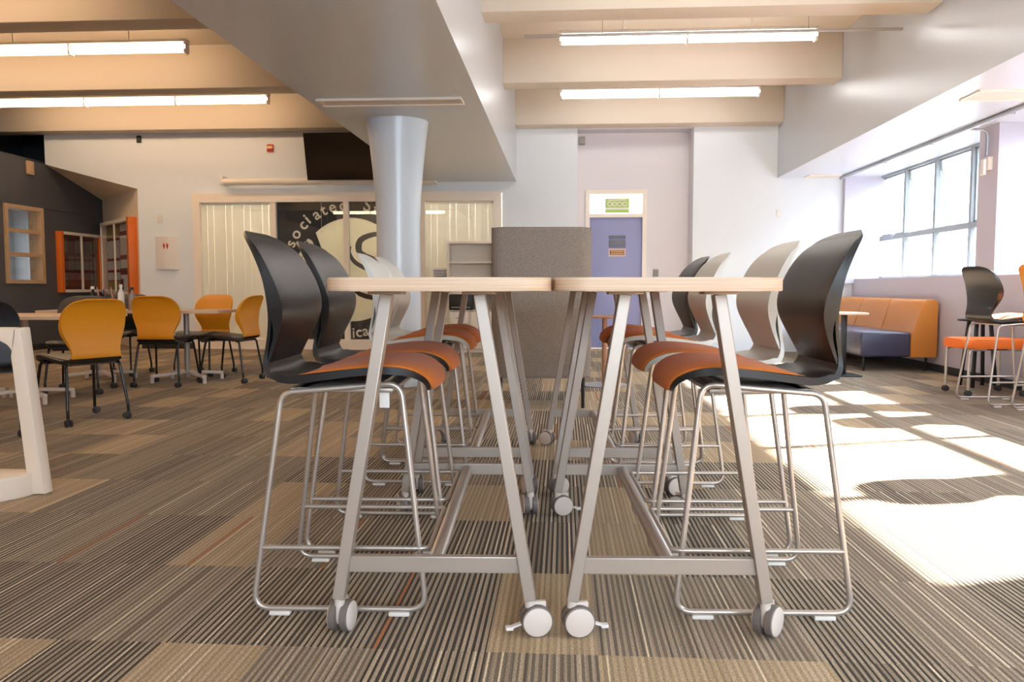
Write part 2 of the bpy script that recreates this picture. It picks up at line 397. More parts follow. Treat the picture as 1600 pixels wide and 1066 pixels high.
# ------------------------------------------------------------------ steel windows on the right
def steel_window(idx, y0, y1):
    r = bpy.data.objects.new('window_%d' % idx, None); C.objects.link(r); r.location = (5.02, y0, 1.17); struct(r)
    n = 4; st = (y1 - y0) / n; h = 1.58; zm = .63
    f = MB()
    f.box((-.03, 0, 0), (.03, y1 - y0, .04)); f.box((-.03, 0, h), (.03, y1 - y0, h + .05))
    f.box((-.035, 0, zm - .035), (.035, y1 - y0, zm + .035))
    for k in range(n + 1):
        yy = min(max(k * st, .03), y1 - y0 - .03); f.box((-.03, yy - .03, .04), (.03, yy + .03, zm - .035)); f.box((-.03, yy - .03, zm + .035), (.03, yy + .03, h))
    f.build('window_frame', M_steel, r, smooth=0)
    for k in range(n):
        yc = (k + .5) * st
        MB().box((-.004, k * st + .022, .04), (.004, (k + 1) * st - .022, zm - .03)).build('pane', M_pane, r, smooth=0)
        # upper sashes hinge at the top and stand slightly open
        tilt = R(9) if k in (1, 2) else 0
        s_ = MB(); hh = h - zm - .04; wv = st - .06
        for a, b in (((-.012, -wv / 2, -hh), (.012, -wv / 2 + .022, 0)), ((-.012, wv / 2 - .022, -hh), (.012, wv / 2, 0)),
                     ((-.012, -wv / 2, -.022), (.012, wv / 2, 0)), ((-.012, -wv / 2, -hh), (.012, wv / 2, -hh + .022))): s_.box(a, b)
        sash = s_.build('sash', M_steel, r, (0.02, yc, h), smooth=0); sash.rotation_euler = (0, -tilt, 0)
        MB().box((-.003, -wv / 2 + .02, -hh + .02), (.003, wv / 2 - .02, -.02)).build('pane', M_pane, sash, smooth=0)
    lt = MB().box((-.07, st * 3.3, zm), (-.03, st * 3.3 + .05, zm + .05), .008).tube([(-.05, st * 3.3 + .02, zm + .03), (-.08, st * 3.3 + .12, zm + .05)], .008)
    lt.build('latch', M_galv, r)
for i, (a, b) in enumerate(BAYS): steel_window(i + 1, a, b)

# ------------------------------------------------------------------ office storefront
wf = bpy.data.objects.new('window_4', None); C.objects.link(wf); wf.location = (-6.19, YW, 0); struct(wf)
WW = 5.17; H_ = 2.55
f = MB(); mull = [1.37, 2.60, 3.87]
f.box((0, -.05, 0), (.12, .08, H_)); f.box((WW - .12, -.05, 0), (WW, .08, H_)); f.box((.12, -.05, H_ - .1), (WW - .12, .08, H_)); f.box((0, -.05, H_), (WW, .08, H_ + .05))
f.box((0.12, -.04, 0), (WW - .12, .08, .17))
for x in mull: f.box((x - .045, -.04, .17), (x + .045, .08, H_ - .1))
f.build('window_frame', M_trim, wf, smooth=0)
xs = [.12] + mull + [WW - .12]
for i in range(4):
    MB().box((xs[i] + .045 * (i > 0), 0.0, .17), (xs[i + 1] - .045 * (i < 3), .008, H_ - .1)).build('pane', M_shop, wf, smooth=0)
struct(MB().box((-6.25, YW + 1.6, 0), (-.95, YW + 1.7, 2.95)).build('wall_office', M_cream, smooth=0))
for x in (-6.25, -1.0): struct(MB().box((x, YW + .2, 0), (x + .05, YW + 1.6, 2.95)).build('wall_office_side', M_cream, smooth=0))
struct(MB().box((-6.2, YW + .2, 2.86), (-1.0, YW + 1.6, 2.95)).build('ceiling_office', M_cream, smooth=0))
def translucent(m, w_):
    nt = m.node_tree; b = nt.nodes['Principled BSDF']; o = nt.nodes['Material Output']
    t = nt.nodes.new('ShaderNodeBsdfTranslucent'); t.inputs[0].default_value = b.inputs['Base Color'].default_value
    x = nt.nodes.new('ShaderNodeMixShader'); x.inputs[0].default_value = w_
    nt.links.new(b.outputs[0], x.inputs[1]); nt.links.new(t.outputs[0], x.inputs[2]); nt.links.new(x.outputs[0], o.inputs[0])
translucent(M_blind, .45)
M_disc = mat('cream_film', (0.86, 0.84, 0.72), 0.6); translucent(M_disc, .45)
def blinds(name, x0, x1, label, step=.105):
    b = MB(); x = x0; k = 0
    while x < x1 - .02:
        e = min(x + step, x1); o = .012 * ((k % 3) - 1)
        b.box((x, YW + .055 + o, .2), (e - .003, YW + .06 + o, 2.42)); x = e; k += 1
    b.box((x0, YW + .03, 2.42), (x1, YW + .08, 2.45))
    return tag(b.build(name, M_blind, smooth=0), label, 'blinds')
blinds('vertical_blind', -6.08, -4.79, 'ivory vertical blind behind the leftmost pane of the office window')
blinds('vertical_blind', -2.29, -1.13, 'ivory vertical blind behind the rightmost office pane, above the cream shelf unit')

# black banner with emblem behind the middle panes
bn = thing('logo_banner', 'black banner with cream round emblem hanging behind the office glass', 'banner', (-3.52, YW + .035, 0))
pan = MB(); cc = [(.86 * math.cos(a * math.pi / 36), 1.33 + .86 * math.sin(a * math.pi / 36)) for a in range(72)]
def edge_pt(a):
    x, z = math.cos(a), math.sin(a); k = min(((1.22 if x > 0 else 1.26) / abs(x)) if abs(x) > 1e-6 else 99, ((1.13 if z > 0 else 1.20) / abs(z)) if abs(z) > 1e-6 else 99)
    return (x * k, 1.33 + z * k)
angs = sorted([k * math.pi / 36 for k in range(72)] + [math.atan2(z, x) % (2 * math.pi) for x, z in ((1.22, 1.13), (-1.26, 1.13), (-1.26, -1.20), (1.22, -1.20))])
ring = [((.858 * math.cos(a), 1.33 + .858 * math.sin(a)), edge_pt(a)) for a in angs]
for k in range(len(ring)):
    (i0, o0), (i1, o1) = ring[k], ring[(k + 1) % len(ring)]
    pan.prism([i0, o0, o1, i1], -.01, 0, M=XYZ_WALL(0, 0, 0))
pan.build('panel', M_banner, bn, smooth=0)
LC = (0.0, 1.33); LR = .86
MB().prism([(LR * math.cos(a * math.pi / 36), LR * math.sin(a * math.pi / 36)) for a in range(72)], -.008, .004, M=XYZ_WALL(0, 0, LC[1])).build('emblem_disc', M_disc, bn, smooth=0)
PX = .01085
def ribbon(mb, pts, wds, z0, z1, mi=0):
    P = spline([(x, y, 0) for x, y in pts], 28); L_ = []; R2 = []
    for i, p in enumerate(P):
        t = (P[min(i + 1, 27)] - P[max(i - 1, 0)]).normalized(); n = Vector((-t.y, t.x, 0))
        q = i / 27 * (len(wds) - 1); k = min(int(q), len(wds) - 2); w_ = wds[k] + (wds[k + 1] - wds[k]) * (q - k)
        L_.append(p + n * w_ / 2); R2.append(p - n * w_ / 2)
    for i in range(27):
        mb.prism([(R2[i].x, R2[i].y), (R2[i + 1].x, R2[i + 1].y), (L_[i + 1].x, L_[i + 1].y), (L_[i].x, L_[i].y)], z0, z1, mi=mi, M=XYZ_WALL(0, 0, LC[1]))
q = lambda x, y: ((x - 552) * PX, (422 - y) * PX)
mg = MB()
# big serif letter on the left (black with a cream inline) and the S on the right
mg.prism([q(487, 366), q(497, 366), q(535, 470), q(520, 470), q(503, 424), q(470, 440), q(461, 440), q(489, 385)], .006, .010, M=XYZ_WALL(0, 0, LC[1]))
mg.prism([q(480, 378), q(483, 383), q(470, 412), q(464, 410)], .010, .013, mi=1, M=XYZ_WALL(0, 0, LC[1]))
ribbon(mg, [q(483, 376), q(489, 380), q(494, 392), q(500, 410)], [.05, .06, .05, .03], .010, .013, 1)
mg.prism([q(480, 398), q(476, 412), q(481, 422), q(484, 424)], .010, .013, mi=1, M=XYZ_WALL(0, 0, LC[1]))
ribbon(mg, [q(612, 378), q(600, 368), q(583, 369), q(567, 376), q(563, 388), q(568, 398), q(590, 408), q(612, 420), q(620, 440), q(612, 458), q(590, 465), q(566, 460), q(550, 448)],
       [.05, .07, .08, .1, .11, .09, .09, .1, .13, .1, .08, .08, .04], .006, .010)
ribbon(mg, [q(551, 386), q(549, 396), q(556, 409), q(570, 418), q(588, 424)], [.02, .05, .07, .07, .06], .006, .010)
mg.build('emblem_monogram', [M_banner, M_logo], bn, smooth=0)
for ch, px, py, sz in (('s', 452, 399, .27), ('s', 458.8, 382.2, .27), ('o', 466.7, 368, .27), ('c', 478, 354.6, .27), ('i', 484.9, 346, .27), ('a', 498.8, 339, .27),
                       ('t', 510, 333, .27), ('e', 523.6, 328.5, .27), ('d', 540, 326, .27), ('S', 577, 327, .29), ('t', 590, 332, .27)):
    if ch == 's' and px < 455: continue
    x, z = (px - 552) * PX, (422 - py) * PX
    a = math.atan2(z, x) - math.pi / 2
    off = Matrix.Rotation(a, 4, 'Z') @ Matrix.Translation((0, -.06, 0))
    MB().text(ch, sz, XYZ_WALL(x, -.002, LC[1] + z) @ off).build('letter', M_logo, bn, smooth=0)
for ch, px, py in (('i', 553.5, 522), ('c', 562, 520.5), ('a', 572.5, 518.5)):
    x, z = (px - 552) * PX, (422 - py) * PX
    a = math.atan2(z, x) + math.pi / 2
    MB().text(ch, .25, XYZ_WALL(x, -.002, LC[1] + z) @ Matrix.Rotation(a, 4, 'Z') @ Matrix.Translation((0, -.05, 0))).build('letter', M_logo, bn, smooth=0)

# ------------------------------------------------------------------ blue door in the niche
dr = bpy.data.objects.new('door_1', None); C.objects.link(dr); dr.location = (.88, 13.6, 0); struct(dr)
f = MB(); f.box((-.51, -.05, 0), (-.44, .1, 2.67)); f.box((.44, -.05, 0), (.51, .1, 2.67)); f.box((-.44, -.05, 2.6), (.44, .1, 2.67)); f.box((-.44, -.05, 2.21), (.44, .1, 2.27))
f.build('door_frame', M_trim, dr, smooth=0)
MB().box((-.44, .0, .005), (.44, .05, 2.21), .004).build('door_leaf', M_doorblue, dr)
MB().lathe([(.001, 0), (.025, .0), (.025, .01), (.01, .012), (.01, .04), (.026, .05), (.028, .065), (.02, .078), (.001, .08)], (.36, 0, 1.0), 16, axis=(0, -1, 0)).build('door_knob', M_rod, dr)
tp = MB().box((-.44, .02, 2.27), (.44, .03, 2.6)).build('transom_pane', M_lit, dr, smooth=0, label='brightly lit transom window above the blue door')
sg = thing('transom_sign', 'lime green sign with pale rings in the transom over the blue door', 'sign', (.90, 13.6, 2.29))
s1 = MB().box((-.2, .0, .0), (.2, .012, .24), .003); s1.build('sign_board', M_limesign, sg)
s2 = MB()
for k in range(4):
    c = (-.125 + k * .083, -.002, .145)
    s2.tube([(c[0] + .033 * math.cos(a * math.pi / 8), c[1], c[2] + .033 * math.sin(a * math.pi / 8)) for a in range(16)], .009, 6, True)
s2.box((-.2, -.004, .055), (.2, 0, .085)); s2.box((-.15, -.004, .205), (.15, 0, .222))
s2.build('sign_rings', M_white, sg)
def plaque(name, z0, z1, x0, x1, m_, m2, label, rows, back=None):
    t = thing(name, label, 'sign', (.905, 13.6, z0))
    if back: MB().box((x0 - .025, -.006, -.025), (x1 + .025, 0, z1 - z0 + .025)).build('backing', back, t, smooth=0)
    MB().box((x0, -.014, 0), (x1, -.004, z1 - z0), .002).build('plate', m_, t)
    for r_ in range(rows):
        b = MB(); zz = (z1 - z0) * (r_ + .5) / rows; x = x0 + .02
        while x < x1 - .03:
            wd = random.uniform(.015, .045); b.box((x, -.017, zz - .006), (min(x + wd, x1 - .015), -.013, zz + .006)); x += wd + .01
        b.build('worn_text', m2, t, smooth=0)
plaque('door_plaque', 1.86, 1.91, -.14, .14, M_slate, M_grey, 'thin slate plaque, uppermost of three on the blue door', 1)
plaque('door_plaque', 1.71, 1.84, -.14, .14, M_slate, M_grey, 'square slate plaque with worn text, middle one on the blue door', 3)
plaque('door_plaque', 1.585, 1.665, -.12, .12, M_bronze, M_gold, 'bronze plaque on pink backing, lowest on the blue door', 2, M_pink)

# ------------------------------------------------------------------ fluorescent lights
def fixture(x0, n, seg, y, m_, label, group):
    t = thing('ceiling_light', label, 'light', (x0, y, 3.83), 0, group)
    L_ = n * seg
    MB().box((0, -.055, .075), (L_, .055, .11), .006).build('housing', M_white, t)
    for k in range(n + 1):
        xx = min(max(k * seg, .02), L_ - .02); MB().box((xx - .012, -.05, -.045), (xx + .012, .05, .08)).build('end_cap' if k in (0, n) else 'joint_clip', M_white, t)
    for k in range(n): MB().cyl((k * seg + seg / 2, 0, .1), (k * seg + seg / 2, 0, .32), .006, seg=8).build('hanger_rod', M_white, t)
    for k in range(n):
        MB().cyl((k * seg + .012, 0, .02), ((k + 1) * seg - .012, 0, .02), .055, seg=18).build('tube_lamp', m_, t)
rows = ['second from the far wall', 'nearest the far wall']
for k, y in enumerate((9.3, 11.9, 6.7, 4.1, 1.5, -1.1, -3.7)):
    seen = k < 2
    fixture(-.06, 2, 1.44, y, M_tr, ('white double tube light on the right ceiling, %s' % ('in front of the second joist' if k == 0 else 'closest to the far wall')) if seen else 'white double tube light overhead behind the photographer', 'tube lights on the right ceiling')
    fixture(-8.70, 3, 1.43, y, M_tl, ('warm long tube light on the left ceiling, %s' % ('nearer the camera' if k == 0 else 'closer to the television wall')) if seen else 'warm triple tube light overhead behind the photographer', 'tube lights on the left ceiling')
rl = thing('hanging_rail', 'thin metal rail hanging on wires from the right ceiling', 'rail', (-.39, 8.0, 3.5))
MB().box((0, -.012, -.012), (3.61, .012, .012), .003).build('bar', M_silver, rl)
for x in (.76, 2.73): MB().cyl((x, 0, 0), (x, 0, .65), .0025, seg=6).build('wire', M_grey, rl)

# ------------------------------------------------------------------ vents, conduit, wall fittings
def vent(x0, y0, x1, y1, z, label, along='y'):
    t = thing('air_vent', label, 'vent', ((x0 + x1) / 2, (y0 + y1) / 2, z)); a, b = (x1 - x0) / 2, (y1 - y0) / 2
    f = MB(); f.box((-a, -b, -.02), (a, -b + .03, 0)); f.box((-a, b - .03, -.02), (a, b, 0)); f.box((-a, -b + .03, -.012), (-a + .03, b - .03, 0)); f.box((a - .03, -b + .03, -.012), (a, b - .03, 0))
    f.build('frame', M_cream, t, smooth=0)
    l = MB(); n = max(4, int((2 * b - .06) / .028))
    for k in range(n):
        yy = -b + .03 + (2 * b - .06) * (k + .5) / n; l.box((-a + .03, yy - .008, -.010), (a - .03, yy + .008, -.004))
    l.build('louvre', M_creamd, t, smooth=0)
    MB().box((-a + .02, -b + .02, -.005), (a - .02, b - .02, 0)).build('backing', M_creamd, t, smooth=0)
vent(-2.27, 7.29, -.93, 7.55, 2.76, 'long cream air vent under the grey beam before the column')
vent(3.66, 7.4, 4.3, 7.78, 2.78, 'white air vent under the right beam, nearest the camera')
vent(3.80, 12.75, 4.30, 13.02, 2.78, 'small white air vent under the right beam at the far corner')
cd = thing('conduit', 'grey metal conduit running under the right beam along the windows', 'pipe', (4.36, 0, 2.755))
MB().tube([(0, 3.0, 0), (0, 13.0, 0)], .022, 12).build('pipe', M_galv, cd)
MB().tube(fillet([(0, 9.35, 0), (0, 9.1, 0), (.2, 9.03, -.02), (.2, 9.03, -.30)], .09, 6), .016, 10).build('drop_pipe', M_galv, cd)
for y in (12.9, 11.3, 9.9, 8.2): MB().box((-.03, y - .012, -.026), (.03, y + .012, .02)).build('strap', M_galv, cd, smooth=0)
jb = thing('junction_box', 'pale junction box on the lavender pier below the conduit', 'electrical box', (4.60, 9.03, 2.32))
MB().box((-.05, -.06, -.02), (0, .06, .12), .006).build('box', M_cream, jb)
MB().box((-.085, -.03, -.07), (-.05, .05, .10), .01).build('switch', M_white, jb)
tag(MB().box((3.40, YW - .012, 2.16), (3.47, YW, 2.28), .004).build('wall_switch', M_white), 'small white wall plate on the far wall left of the windows', 'switch')
tag(MB().box((.24, YW + .15, 3.38), (.35, YW + .3, 3.5), .012).build('wall_speaker', M_grey), 'small grey speaker in the upper left corner of the door niche', 'speaker')
tag(MB().box((1.51, 13.58, 1.22), (1.60, 13.6, 1.34), .004).build('wall_plate', M_grey), 'small grey plate on the niche wall right of the blue door', 'switch')
hs = thing('fire_strobe', 'small red fire alarm strobe high on the white wall', 'alarm', (-4.85, YW, 3.34))
MB().box((-.055, -.03, -.06), (.055, 0, .06), .006).build('plate', M_red, hs); MB().box((-.045, -.055, -.02), (.045, -.03, .025), .008).build('lens', M_gold, hs)
tag(MB().box((-7.13, YW - .03, 3.45), (-7.05, YW, 3.57), .01).build('wall_bracket', M_blackmetal), 'dark little bracket high on the white wall at its left end', 'bracket')
tag(MB().box((-6.82, YW - .012, 2.12), (-6.73, YW, 2.25), .004).build('wall_switch', M_glide), 'cream switch plate on the white wall above the red-figure sign', 'switch')
tag(MB().box((XL, 12.6, 2.88), (XL + .05, 12.75, 3.1), .01).build('wall_speaker', M_oak), 'tan speaker box high on the dark left wall', 'speaker')
rs = thing('restroom_sign', 'white curved panel with two small red figures on the white wall', 'sign', (-6.66, YW, 1.34))
P = []
for k in range(9):
    x = -.205 + .41 * k / 8; P.append((x, -.055 * (1 - (x / .205) ** 2) - .006))
MB().prism(P + [(.205, 0), (-.205, 0)], 0, .55).build('panel', M_glide, rs)
for x in (-.028, .028):
    fg = MB()
    fg.lathe([(.001, -.013), (.011, -.009), (.013, 0), (.009, .01), (.001, .013)], (x, -.066, .425), 10)
    fg.prism([(x - .022, .41), (x + .022, .41), (x + .008, .37), (x + .008, .345), (x - .008, .345), (x - .008, .37)], 0, .008, M=XYZ_WALL(0, -.058, 0))
    fg.build('red_figure', M_red, rs)
# television and projection screen
tv = thing('television', 'large black wall television tilted forward beside the column', 'television', (-3.47, 12.64, 3.12))
t1 = MB().box((-.64, -.03, -.37), (.64, .03, .37), .006).build('casing', M_blackmetal, tv)
t2 = MB().box((-.63, -.034, -.36), (.63, -.029, .36)).build('screen', M_screen, tv, smooth=0)
t3 = MB().box((-.15, .02, -.12), (.15, .3, .12), .01).bar((0, .2, 0), (0, .47, .02), .1, .1).build('wall_mount', M_blackmetal, tv)
for t_ in (t1, t2): t_.rotation_euler = (R(15), 0, 0)
ps = thing('projection_screen', 'long cream roll-up projection screen case above the office window', 'projection screen', (-3.85, 12.93, 2.77))
MB().cyl((-1.75, 0, 0), (1.75, 0, 0), .055, seg=24).build('case', M_cream, ps)
for s_ in (-1, 1): MB().box((s_ * 1.76 - .03, -.05, -.05), (s_ * 1.76 + .03, .17, .1), .01).build('bracket', M_white, ps)
MB().box((-.16, -.02, -.085), (-.06, .02, -.05), .006).build('pull_tab', M_white, ps)
MB().cyl((-.11, 0, -.08), (-.11, 0, -.8), .0025, seg=6).lathe([(.001, -.02), (.014, -.012), (.014, .012), (.001, .02)], (-.11, 0, -.82), 10).build('pull_cord', M_white, ps)

# ------------------------------------------------------------------ notice boards and interior window on the left
nb = thing('notice_board', 'orange framed glazed notice board on the dark left wall', 'notice board', (XL, 13.92, .95))
MB().box((0, -.62, 0), (.1, -.54, 1.06), .004).build('side_panel', M_casor, nb); MB().box((0, .54, 0), (.1, .57, 1.06), .004).build('side_panel', M_casor, nb)
for lo, hi in (((0, -.54, 0), (.095, .54, .05)), ((0, -.54, 1.01), (.095, .54, 1.06)), ((.06, -.02, .05), (.09, .02, 1.01))): MB().box(lo, hi).build('rail', M_creamd, nb, smooth=0)
MB().box((.005, -.54, .05), (.02, .54, 1.01)).build('backing', M_purple, nb, smooth=0)
random.seed(3)
for i in range(5):
    for j in range(3):
        if random.random() < .2: continue
        y, z = -.52 + i * .21, .1 + j * .3; MB().box((.02, y, z), (.024, y + .18, z + .24)).build('pinned_paper', random.choice([M_dimpaper, M_dimpaper, M_green, M_maroon]), nb, smooth=0)
MB().box((.075, -.54, .05), (.078, .54, 1.01)).build('pane', M_cupg, nb, smooth=0)
dv = Vector((-1.6, 1.65, 0)).normalized()
nb2 = thing('notice_board', 'orange framed notice board with white posters on the cream slanted wall', 'notice board', (-7.22, 13.17, .91), math.atan2(dv.y, dv.x))
MB().box((0, 0, 0), (.12, .14, 1.32), .004).build('side_panel', M_casor, nb2); MB().box((1.88, 0, 0), (1.93, .12, 1.32), .004).build('side_panel', M_cream, nb2)
for lo, hi in (((.12, 0.01, 0), (1.88, .13, .06)), ((.12, 0.01, 1.26), (1.88, .13, 1.32)), ((.98, .1, .06), (1.02, .12, 1.26))): MB().box(lo, hi).build('rail', M_cream, nb2, smooth=0)
MB().box((.1, .005, .05), (1.9, .02, 1.27)).build('backing', M_maroon, nb2, smooth=0)
for x, z, w_, h, mi in ((.16, 1.12, .95, .12, 0), (.16, .70, .97, .34, 0), (.16, .47, .97, .15, 0), (.16, .08, .97, .27, 0), (1.2, 1.02, .95, .22, 1), (1.2, .66, .95, .32, 0), (1.2, .45, .95, .16, 0), (1.2, .26, .95, .14, 0), (1.2, .07, .95, .17, 1), (.95, .08, .16, .2, 2)):
    MB().box((x * .86, .02 + .002 * mi, z), ((x + w_) * .86, .025 + .003 * mi, z + h)).build('poster', [M_paper, M_yellow, M_purple][mi], nb2, smooth=0)
MB().box((.12, .105, .06), (1.88, .108, 1.26)).build('pane', M_pane, nb2, smooth=0)
iw = bpy.data.objects.new('window_5', None); C.objects.link(iw); iw.location = (XL, 12.5, 1.10); struct(iw)
f = MB()
f.box((-.2, -.47, 0), (.03, -.40, 1.26)); f.box((-.2, .40, 0), (.03, .47, 1.26)); f.box((-.2, -.40, 0), (.03, .40, .06)); f.box((-.2, -.40, 1.20), (.03, .40, 1.26))
f.box((-.08, -.40, .44), (.02, .40, .50)); f.box((-.08, -.40, .82), (.02, .40, .88))
f.build('window_frame', M_oak, iw, smooth=0)
for z0, z1 in ((.06, .44), (.50, .82), (.88, 1.20)): MB().box((-.05, -.4, z0), (-.045, .4, z1)).build('pane', M_shop, iw, smooth=0)
struct(MB().box((-10.6, 11.2, 0), (-10.5, 14.8, 3)).build('wall_inner_office', M_wall, smooth=0))
for y in (11.2, 14.7): struct(MB().box((-10.5, y, 0), (XL - .2, y + .1, 3)).build('wall_inner_office_side', M_wall, smooth=0))
struct(MB().box((-10.6, 11.2, 3), (XL - .2, 14.8, 3.1)).build('ceiling_inner_office', M_wall, smooth=0))
struct(MB().box((-10.6, 11.2, -.1), (XL - .2, 14.8, 0)).build('floor_inner_office', M_creamd, smooth=0))
ob = MB()
for k in range(9): ob.box((-10.46, 11.9, 1.42 + k * .10), (-10.44, 14.4, 1.475 + k * .10))
tag(ob.build('venetian_blind', M_blind, smooth=0), 'pale slatted blind seen through the wooden framed office window', 'blinds')
MI = emis('lit_office_window', (.9, .95, 1), 1.2)
struct(MB().box((-10.5, 11.9, .9), (-10.48, 14.4, 2.2)).build('window_6', MI, smooth=0))
tag(MB().box((-10.3, 12.2, .75), (-9.9, 12.9, 1.22), .02).box((-10.1, 12.5, 0), (-10.05, 12.6, .76)).build('office_chair', M_blackmetal), 'black office chair back seen through the wooden framed window', 'chair')

# ================================================================== chairs
SHELL = [(.275, .706), (.272, .724), (.256, .745), (.215, .762), (.14, .768), (.04, .760), (-.07, .745), (-.15, .735), (-.212, .747), (-.240, .785), (-.238, .83),
         (-.226, .88), (-.213, .94), (-.211, 1.0), (-.222, 1.07), (-.246, 1.13), (-.274, 1.175), (-.300, 1.203), (-.328, 1.220)]
SHW = [.135, .165, .198, .226, .238, .238, .232, .220, .206, .191, .188, .200, .225, .243, .248, .240, .217, .180, .108]
NS = 48
def shell_profile():
    P = spline([(x, 0, z) for x, z in SHELL], NS); W = [p.x for p in spline([(w_, 0, 0) for w_ in SHW], NS)]
    Nn = []
    for i in range(NS):
        t = (P[min(i + 1, NS - 1)] - P[max(i - 1, 0)]).normalized(); Nn.append(Vector((t.z, 0, -t.x)))   # towards the sitter
    return P, W, Nn
SP, SW, SN = shell_profile()
JS = [-1, -.97, -.88, -.7, -.35, 0, .35, .7, .88, .97, 1]
def dish(i, j):
    k = i / (NS - 1)
    if k < .45: return .012 * j * j * min(1, k * 5)
    if k > .55: return -.016 * (1 - j * j) * min(1, (k - .55) * 6) * max(0, 1 - max(0, k - .72) / .2)
    return 0
def seat_shell_mb(dz, lo=0, hi=None):
    m = MB(); rings = []
    for i in range(lo, NS if hi is None else hi):
        kk = i / (NS - 1); t = .005 + .007 * min(1, kk * 5) * max(0, min(1, (.56 - kk) * 8))
        top = [SP[i] + Vector((0, SW[i] * j, dz)) + SN[i] * (t + dish(i, j)) for j in JS]
        bot = [SP[i] + Vector((0, SW[i] * j, dz)) - SN[i] * (t - dish(i, j)) for j in JS]
        rings.append(top + bot[::-1])
    return m.rings(rings)
FRONT = [(-.226, .800), (-.213, .83), (-.192, .875), (-.172, .925), (-.164, .965), (-.168, 1.01), (-.189, 1.07), (-.220, 1.13), (-.255, 1.175), (-.298, 1.205)]
def rear_at(z):
    for i in range(NS // 2, NS - 1):
        a, b = SP[i], SP[i + 1]
        if a.z <= z <= b.z and i > NS * .42:
            f_ = (z - a.z) / (b.z - a.z); return a.x + (b.x - a.x) * f_, SW[i] + (SW[i + 1] - SW[i]) * f_, i
    return SP[-1].x, SW[-1], NS - 1
def backrest_mb(dz):
    F = spline([(x, 0, z) for x, z in FRONT], 24); m = MB(); rings = []
    for k, p in enumerate(F):
        rx, w_, i = rear_at(p.z)
        w_ = w_ * (1 if k > 5 else .97 + .03 * k / 5)
        gap = max(0, min(1, (.945 - p.z) / .06))
        fr = []; bk = []
        for j in JS:
            edge = abs(j) ** 8
            d = dish(i, j)
            xb = rx + .004 + d
            xb = xb + (max(xb, p.x - .005 - .5 * (p.x - xb)) - xb) * gap
            xf = max(p.x - .005 * edge, xb + .003)
            fr.append(Vector((xf, w_ * j, p.z + dz))); bk.append(Vector((xb, w_ * j, p.z + dz)))
        rings.append(fr + bk[::-1])
    return m.rings(rings)
def pad_mb(dz, thick=.026):
    m = MB(); rings = []; i0, i1 = 0, 18
    for i in range(i0, i1 + 1):
        e = (i - i0) / (i1 - i0); endf = min(1, e * 7 + .55) * min(1, (1 - e) * 5 + .1)
        top = []; bot = []
        w_ = (SW[i] - .012) * (1 - .25 * max(0, e - .7) / .3)
        for j in JS:
            base = SP[i] + Vector((0, w_ * j, dz)) + SN[i] * ((.0055 + .007 * min(1, i / (NS - 1) * 5)) + dish(i, j * .95))
            top.append(base + SN[i] * (thick * endf * (1 - abs(j) ** 5 * .75))); bot.append(base)
        rings.append(top + bot[::-1])
    return m.rings(rings)
def sled(side):
    ys = lambda z: side * (.205 + (.75 - z) / .75 * .042)
    pts = [(-.185, .706), (.195, .738), (.276, .0215), (-.276, .0215)]
    path = fillet([(x, ys(z), z) for x, z in pts], .05, 7, True)
    return MB().tube(path, .0095, 10, True)
def bar_stool(shell_m, pad_m, label, loc, rz, group):
    t = thing('bar_stool', label, 'bar stool', loc, rz, group)
    seat_shell_mb(0).build('seat_shell', shell_m, t, smooth=50)
    backrest_mb(0).build('backrest', shell_m, t, smooth=50)
    pad_mb(0).build('seat_pad', pad_m, t, smooth=60)
    for s_ in (-1, 1):
        lg = sled(s_).build('sled_leg', M_rod, t, smooth=60)
        for x in (-.19, .19):
            MB().box((x - .034, s_ * .2465 - .012, 0), (x + .034, s_ * .2465 + .012, .014), .005).build('glide', M_glide, lg)
    fp = [(-.254, .236, .215), (.262, .236, .215), (.285, .225, .215), (.285, -.225, .215), (.262, -.236, .215), (-.254, -.236, .215)]
    MB().tube(fillet(fp, .04, 5), .0085, 10).build('footrest', M_rod, t, smooth=60)
    pl_ = MB().box((-.16, -.2, .706), (.17, .2, .722), .006); pl_.bar((-.12, -.2, .713), (-.12, .2, .713), .03, .018); pl_.bar((.12, -.2, .73), (.12, .2, .73), .03, .018)
    pl_.build('seat_bracket', M_silver, t)
    return t
TDZ = -.272
def task_chair(shell_m, seat_m, label, loc, rz, group, leg_m=None):
    leg_m = leg_m or M_blackleg
    t = thing('task_chair', label, 'chair', loc, rz, group)
    seat_shell_mb(TDZ, 0, 24).build('seat', seat_m, t, smooth=50)
    seat_shell_mb(TDZ, 22).build('back_shell', shell_m, t, smooth=50)
    backrest_mb(TDZ).build('backrest', shell_m, t, smooth=50)
    pad_mb(TDZ, .012).build('seat_pad', seat_m, t, smooth=60)
    MB().box((-.15, -.19, .455), (.16, .19, .472), .008).bar((-.16, -.2, .455), (-.16, .2, .455), .024, .024).bar((.16, -.2, .47), (.16, .2, .47), .024, .024).build('seat_bracket', leg_m, t)
    for sx, sy in ((-1, -1), (-1, 1), (1, -1), (1, 1)):
        pth = fillet([(sx * .10, sy * .19, .462), (sx * .19, sy * .205, .462), (sx * .245, sy * .235, .12), (sx * .247, sy * .236, .055)], .05, 6)
        lg = MB().tube(pth, .0115, 10).build('leg', leg_m, t, smooth=60)
        cs = MB(); a = random.uniform(0, 6.28); ax = Vector((math.cos(a), math.sin(a), 0)); c = Vector((sx * .247, sy * .236, .027)) + ax.cross(Vector((0, 0, 1))) * .012
        for q_ in (-1, 1): cs.tube([c + ax * q_ * .006, c + ax * q_ * .009, c + ax * q_ * .023, c + ax * q_ * .026], [.022, .027, .027, .02], 16)
        cs.cyl(c - ax * .01, c + ax * .01, .015, seg=10).cyl((sx * .247, sy * .236, .03), (sx * .247, sy * .236, .065), .012, seg=10)
        cs.build('caster', M_rubber, lg)
    return t

